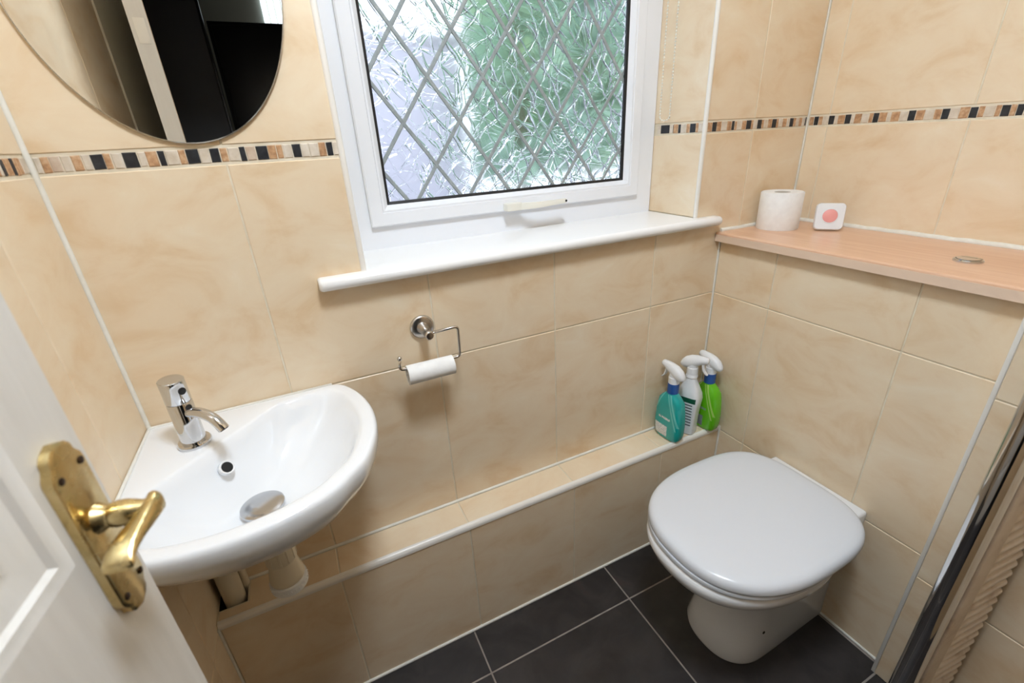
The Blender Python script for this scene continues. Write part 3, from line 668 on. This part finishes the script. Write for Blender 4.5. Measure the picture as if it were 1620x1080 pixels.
def tl(R): return [tilt @ p for p in R]
bm = bmesh.new(); loft(bm, [tl(rrect(.033, .034, .010, .0, z0=.034)), tl(rrect(.0345, .0355, .011, -.004, z0=.0355)), tl(rrect(.0345, .0355, .011, -.014, z0=.0355)), tl(rrect(.0325, .0335, .010, -.0175, z0=.0355))]); fin('case', bm, 'white_plastic', af, angle=40)
bm = bmesh.new(); lathe(bm, [(.0175, 0), (.0175, .0012), (.0165, .0016)], 36, tilt @ axis_mtx((0, -.0172, .037), (0, -1, 0))); fin('gel_disc', bm, 'pink', af, angle=40)
bm = bmesh.new(); lathe(bm, [(.0178, .0), (.0205, .0), (.0200, .0018), (.0180, .0018), (.0178, 0)], 36, tilt @ axis_mtx((0, -.0172, .037), (0, -1, 0)), False, False); fin('rim', bm, 'white_plastic', af, angle=40)
fb = empty('flush_button', (1.562, -.525, SZ)); tag(fb, 'round chrome dual flush button set into the beech shelf', 'flush button')
bm = bmesh.new(); lathe(bm, [(.0245, 0), (.0245, .003), (.0225, .0055), (.0205, .0055), (.0205, .002)], 40, None, True, True); fin('bezel', bm, 'chrome', fb, angle=35)
for s, f in ((1, .38), (-1, 1.)):
    bm = bmesh.new(); P = []
    lim = .004
    if s > 0: P = [(.0195*math.cos(a), .0195*math.sin(a)) for a in [math.radians(-60+120*i/14) for i in range(15)]]
    else: P = [(.0195*math.cos(a), .0195*math.sin(a)) for a in [math.radians(66+228*i/24) for i in range(25)]]
    loft(bm, [[Vector((x, y, z)) for x, y in P] for z in (.002, .0062)]); fin('push_plate', bm, 'chrome', fb, angle=35)

# ------------------------------------------------------------------ spray bottles on the ledge
def superring(hx, hy, z, e, n=40, cx=0.):
    P = []
    for i in range(n):
        a = 2*PI*i/n; c, s = math.cos(a), math.sin(a)
        P.append(Vector((cx+hx*abs(c)**(2/e)*(1 if c >= 0 else -1), hy*abs(s)**(2/e)*(1 if s >= 0 else -1), z)))
    return P
def spray_head(parent, z, long_nose=True):
    bm = bmesh.new(); lathe(bm, [(.0165, z-.002), (.0165, z+.018), (.0150, z+.020)], 28); fin('screw_cap', bm, 'white_plastic', parent, angle=35)
    bm = bmesh.new(); rings = []
    for x, zc, hz, hy in ((.046, .050, .0080, .0080), (.042, .050, .0105, .0100), (.028, .048, .0135, .0120), (.010, .042, .0190, .0150), (-.008, .036, .0215, .0160), (-.024, .031, .0180, .0140), (-.033, .027, .0115, .0100), (-.038, .024, .004, .004)):
        rings.append([Vector((x, hy*math.cos(2*PI*k/20), z+zc+hz*math.sin(2*PI*k/20))) for k in range(20)])
    loft(bm, rings); h = fin('spray_head', bm, 'white_plastic', parent, smooth=True)
    bm = bmesh.new(); lathe(bm, [(.0150, z+.016), (.0140, z+.045)], 20); fin('neck_sleeve', bm, 'white_plastic', h, angle=40)
    bm = bmesh.new(); path = smooth_path([(.030, 0, z+.046), (.031, 0, z+.030), (.036, 0, z+.014), (.045, 0, z+.004)], 5); rings = []
    for i, p in enumerate(path):
        w = .0065-.002*i/len(path); rings.append([p+Vector((-.0022, -w, 0)), p+Vector((-.0022, w, 0)), p+Vector((.0022, w, 0)), p+Vector((.0022, -w, 0))])
    loft(bm, rings); fin('trigger', bm, 'white_plastic', parent, angle=50)
def spray_bottle(name, label, loc, rz, mat):
    t = empty(name, loc, rz); tag(t, label, 'spray bottle', 'spray bottles on the tiled ledge')
    bm = bmesh.new()
    loft(bm, [superring(hx, hy, z, e) for hx, hy, z, e in ((.036, .014, 0, 3.2), (.041, .019, .003, 3.4), (.046, .0215, .012, 3.6), (.0495, .0225, .03, 3.6), (.0505, .0225, .06, 3.6), (.0475, .0222, .100, 3.5), (.044, .0215, .122, 3.4), (.041, .0208, .137, 3.2), (.031, .0185, .150, 2.6), (.0185, .0165, .161, 2.1), (.0160, .0160, .166, 2.0))])
    fin('body', bm, mat, t, angle=40)
    bm = bmesh.new(); lathe(bm, [(.0155, .162), (.0172, .163), (.0172, .196), (.0155, .198)], 28); fin('neck_label', bm, 'blue', t, angle=35)
    bm = bmesh.new()
    spray_head(t, .198); return t
spray_bottle('spray_bottle', 'teal spray bottle with blue neck label, leftmost on the tiled ledge', (1.266, -.060, LZ+.001), math.radians(94), 'teal')
spray_bottle('spray_bottle', 'lime green spray bottle with blue neck label, in the corner of the ledge', (1.408, -.070, LZ+.001), math.radians(92), 'green')
wt = empty('spray_bottle', (1.338, -.0600, LZ+.001), math.radians(-68)); tag(wt, 'white spray bottle with dark printed label between the teal and green bottles', 'spray bottle', 'spray bottles on the tiled ledge')
bm = bmesh.new(); loft(bm, [superring(hx, hy, z, e, 40) for hx, hy, z, e in ((.028, .021, 0, 4), (.031, .024, .004, 4.5), (.031, .024, .06, 5), (.034, .026, .10, 5), (.037, .0275, .125, 5), (.034, .026, .145, 4), (.024, .021, .170, 3), (.0165, .0165, .188, 2.2), (.0155, .0155, .196, 2), (.018, .018, .199, 2), (.018, .018, .204, 2), (.0160, .0160, .207, 2), (.0160, .0160, .214, 2))]); fin('body', bm, 'white_label', wt, angle=35)
spray_head(wt, .212)

# ------------------------------------------------------------------ door (open, left foreground)
AN = math.radians(7.4); DW = .70
LE = Vector((.136, -.527)); HP = LE-Vector((math.sin(AN), math.cos(AN)))*DW
dr = struct(empty('door_1', (HP.x, HP.y, .008), PI/2-AN))
TK = .036; HT = 1.975
PX0, PX1 = .075, DW-.064
panels = [(PX0, PX1, .20, .80), (PX0, PX1, 1.014, 1.86)]
bm = bmesh.new()
for a in ((0, PX0, 0, HT), (PX1, DW, 0, HT), (PX0, PX1, 0, .20), (PX0, PX1, .80, 1.014), (PX0, PX1, 1.86, HT)): bx(bm, a[0], a[1], 0, TK, a[2], a[3])
lf = fin('leaf', bm, 'door', dr)
for x0, x1, z0, z1 in panels:
    def fr(k, y): return [Vector((x0+k, y, z0+k)), Vector((x1-k, y, z0+k)), Vector((x1-k, y, z1-k)), Vector((x0+k, y, z1-k))]
    bm = bmesh.new(); loft(bm, [fr(0, .0), fr(.004, .0015), (fr(.010, .002)), fr(.014, .0055), fr(.022, .007), fr(.030, .0095), fr(.034, .0095)], False, False); fin('panel_moulding', bm, 'door', dr, angle=30)
    bm = bmesh.new(); loft(bm, [fr(.034, .0095), fr(.036, .0095), fr(.060, .0045), fr(.062, .0045)], False, True); fin('panel', bm, 'door', dr)
    box('panel_back', x0, x1, .012, TK-.008, z0, z1, 'door', dr)
box('bolt_keep', DW-.0005, DW+.0016, .006, .028, 1.525, 1.575, 'trim', dr, .0005)
box('latch_plate', DW-.0005, DW+.0012, .008, .026, .97, 1.06, 'brass', dr, .0004)
# brass lever on backplate
PC, ZC = DW-.0350, 1.0175
ha = empty('door_handle', (PC, 0, ZC)); ha.parent = dr
def plate(k, y):
    P = []; w = .0205-k; h = .0830-k
    top = [(w, h-.022), (w-.001, h-.018), (w-.0045, h-.0135), (w-.006, h-.011), (w-.0065, h-.0065), (w-.011, h-.002), (w-.016, h), (.0, h+.0015)]
    q = top+[(-x, z) for x, z in top[-2::-1]]; q = q+[(x, -z) for x, z in q[::-1]]
    return [Vector((x, y, z)) for x, z in q]
bm = bmesh.new(); loft(bm, [plate(0, -.0002), plate(0, -.0066), plate(.0008, -.0074), plate(.0022, -.0080)]); fin('backplate', bm, 'brass', ha, angle=35)
for x, z in ((.0135, .0600), (-.0135, .0600), (.0135, -.0600), (-.0135, -.0600)):
    bm = bmesh.new(); lathe(bm, [(.0031, 0), (.0031, .0008), (.0022, .0014)], 14, axis_mtx((x, -.0078, z), (0, -1, 0))); fin('screw', bm, 'screw', ha, angle=40)
bm = bmesh.new(); lathe(bm, [(.0125, 0), (.0112, .003), (.0088, .007), (.0086, .009), (.0098, .0095), (.0106, .014), (.0103, .020), (.0088, .025), (.0072, .030), (.0068, .036)], 32, axis_mtx((.001, -.0075, .012), (0, -1, 0))); fin('spindle_boss', bm, 'brass', ha, angle=40)
bm = bmesh.new(); rings = []
for x, y, z, hw, th in ((.0085, -.0425, .0120, .0050, .0035), (.008, -.0450, .0135, .0080, .0055), (.002, -.0470, .0140, .0092, .0064), (-.006, -.0460, .0132, .0086, .0064), (-.015, -.0430, .0118, .0074, .0078), (-.025, -.0395, .0100, .0062, .0088), (-.035, -.0365, .0080, .0052, .0100), (-.042, -.0355, .0055, .0044, .0102), (-.048, -.0358, .0030, .0034, .0106), (-.051, -.0365, .0010, .0022, .0096)):
    ring_ = []
    for k in range(20):
        a = 2*PI*k/20; c, s = math.cos(a), math.sin(a); ring_.append(Vector((x, y+th*c, z+hw*abs(s)**.8*(1 if s >= 0 else -1))))
    rings.append(ring_)
loft(bm, rings); fin('lever', bm, 'brass', ha, angle=60)

# ------------------------------------------------------------------ ribbed panel by the right edge of the view
RA = Vector((1.168, -.7775)); RBt = Vector((1.412, -.800)); rd = (RBt-RA).normalized(); RL = (RBt-RA).length
rp = empty('ribbed_panel_unit', (RA.x, RA.y, 0), math.atan2(rd.y, rd.x)); tag(rp, 'tall chrome edged beige slatted panel standing against the right wall', 'slatted panel')
bm = bmesh.new(); P = []
for i in range(28): a = 2*PI*i/28; P.append((.024+.024*abs(math.cos(a))**.8*(1 if math.cos(a) > 0 else -1), .016*abs(math.sin(a))**.8*(1 if math.sin(a) > 0 else -1)))
loft(bm, [[Vector((x, y, z)) for x, y in P] for z in (.002, 1.5)]); fin('chrome_post', bm, 'chrome', rp, angle=50)
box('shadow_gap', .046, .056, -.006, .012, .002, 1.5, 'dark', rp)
box('stile', .055, .100, -.013, .013, .002, 1.5, 'beige_slat', rp, .005, 3)
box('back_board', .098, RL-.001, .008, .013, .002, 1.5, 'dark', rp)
me = None
for k in range(61):
    if me is None:
        bm = bmesh.new(); P = [(-.004-.011*math.sin(PI*q/9), -.0108*math.cos(PI*q/9)) for q in range(10)]
        loft(bm, [[Vector((x, y, z)) for y, z in P] for x in (.100, .212)]); o = fin('slat', bm, 'beige_slat', rp, angle=40); me = o.data
    else: o = link('slat', me, None, rp)
    o.location = (0, .006, .03+k*.0242)
box('end_stile', .205, .222, -.004, .010, .002, 1.5, 'hall_black', rp, .002)
bm = bmesh.new(); bx(bm, -.004, .002, .012, .020, .03, .20, .001); fin('brass_strip', bm, 'brass', rp)

# ------------------------------------------------------------------ ceiling lamp (the room's light) and added hall fill lamp
LP = Vector((.56, -.78, CEIL))
cl_ = empty('ceiling_lamp', LP); tag(cl_, 'round opal dome lamp on the ceiling in the middle of the room', 'lamp')
bm = bmesh.new(); lathe(bm, [(.155, 0), (.155, -.02), (.150, -.024)], 48); fin('lamp_base', bm, 'upvc', cl_, angle=40)
bm = bmesh.new(); lathe(bm, [(.145, -.022), (.145, -.035), (.13, -.055), (.09, -.075), (.04, -.084), (.01, -.085)], 48); fin('lamp_dome', bm, emit('lit_opal_glass', (.80, .92, 1.05, 1), LAMP_POWER), cl_, smooth=True)
hl = empty('hall_fill_lamp', (.9, -3.3, 2.5)); tag(hl, 'unseen round fill lamp added in the hall behind the doorway', 'lamp')  # added lamp, out of view, brightens the hall in the mirror
bm = bmesh.new(); lathe(bm, [(.10, 0), (.10, -.03), (.06, -.05), (.01, -.055)], 32); fin('lamp_dome', bm, emit('hall_fill_glow', (1.0, .95, .88, 1), HALL_FILL_POWER), hl, smooth=True)

# ------------------------------------------------------------------ garden outside the obscured window
hw_ = empty('house_wall', (.2, 3.4, 0)); tag(hw_, 'pale lilac grey rendered garden wall beyond the obscured window', 'garden wall')
box('render', -2.6, 1.75, 0, .2, 0, 2.05, plain('lilac_grey_render', lin(200, 197, 210), .8), hw_, .01); box('coping', -2.65, 1.8, -.03, .23, 2.05, 2.12, plain('grey_coping', lin(168, 168, 176), .8), hw_, .01)
bm = bmesh.new()
for i in range(420):
    x = random.uniform(0, 3.6); z = random.uniform(1.0, 4.2); y = random.uniform(-.25, .25); r = random.uniform(.10, .22)
    m = Matrix.Translation((x, y, z)) @ Matrix.Rotation(random.uniform(0, PI), 4, random.choice('XYZ')) @ Matrix.Diagonal((r, r*.35, r*.6, 1)); bmesh.ops.create_icosphere(bm, subdivisions=1, radius=1, matrix=m)
M['hedge_core'] = varied('hedge_core_leaves', [(.3, lin(112, 150, 136)), (.7, lin(122, 158, 112))], 1.5, .7)
hg = empty('garden_hedge', (2.0, 3.0, 0)); tag(hg, 'tall green leafy hedge beyond the right half of the obscured window', 'hedge')
fin('foliage', bm, varied('hedge_leaves', [(.3, lin(148, 178, 168)), (.5, lin(144, 176, 152)), (.7, lin(132, 164, 108))], 1.0, .6), hg, smooth=True)
box('dense_core', -.05, 3.6, .05, .30, .95, 4.2, 'hedge_core', hg, .05)
for k in range(5):
    bm = bmesh.new(); tube(bm, [(.3+k*.7, 0, 0), (.35+k*.7, .03, 1.0), (.3+k*.7, 0, 2.2)], [.05, .04, .02], 8); fin('stem', bm, plain('bark_%d' % k, lin(90, 74, 58), .8), hg, smooth=True)
gr = box('ground_outside', -4, 7, .32, 7, -.12, -.02, plain('pale_paving', lin(176, 180, 186), .8)); struct(gr)
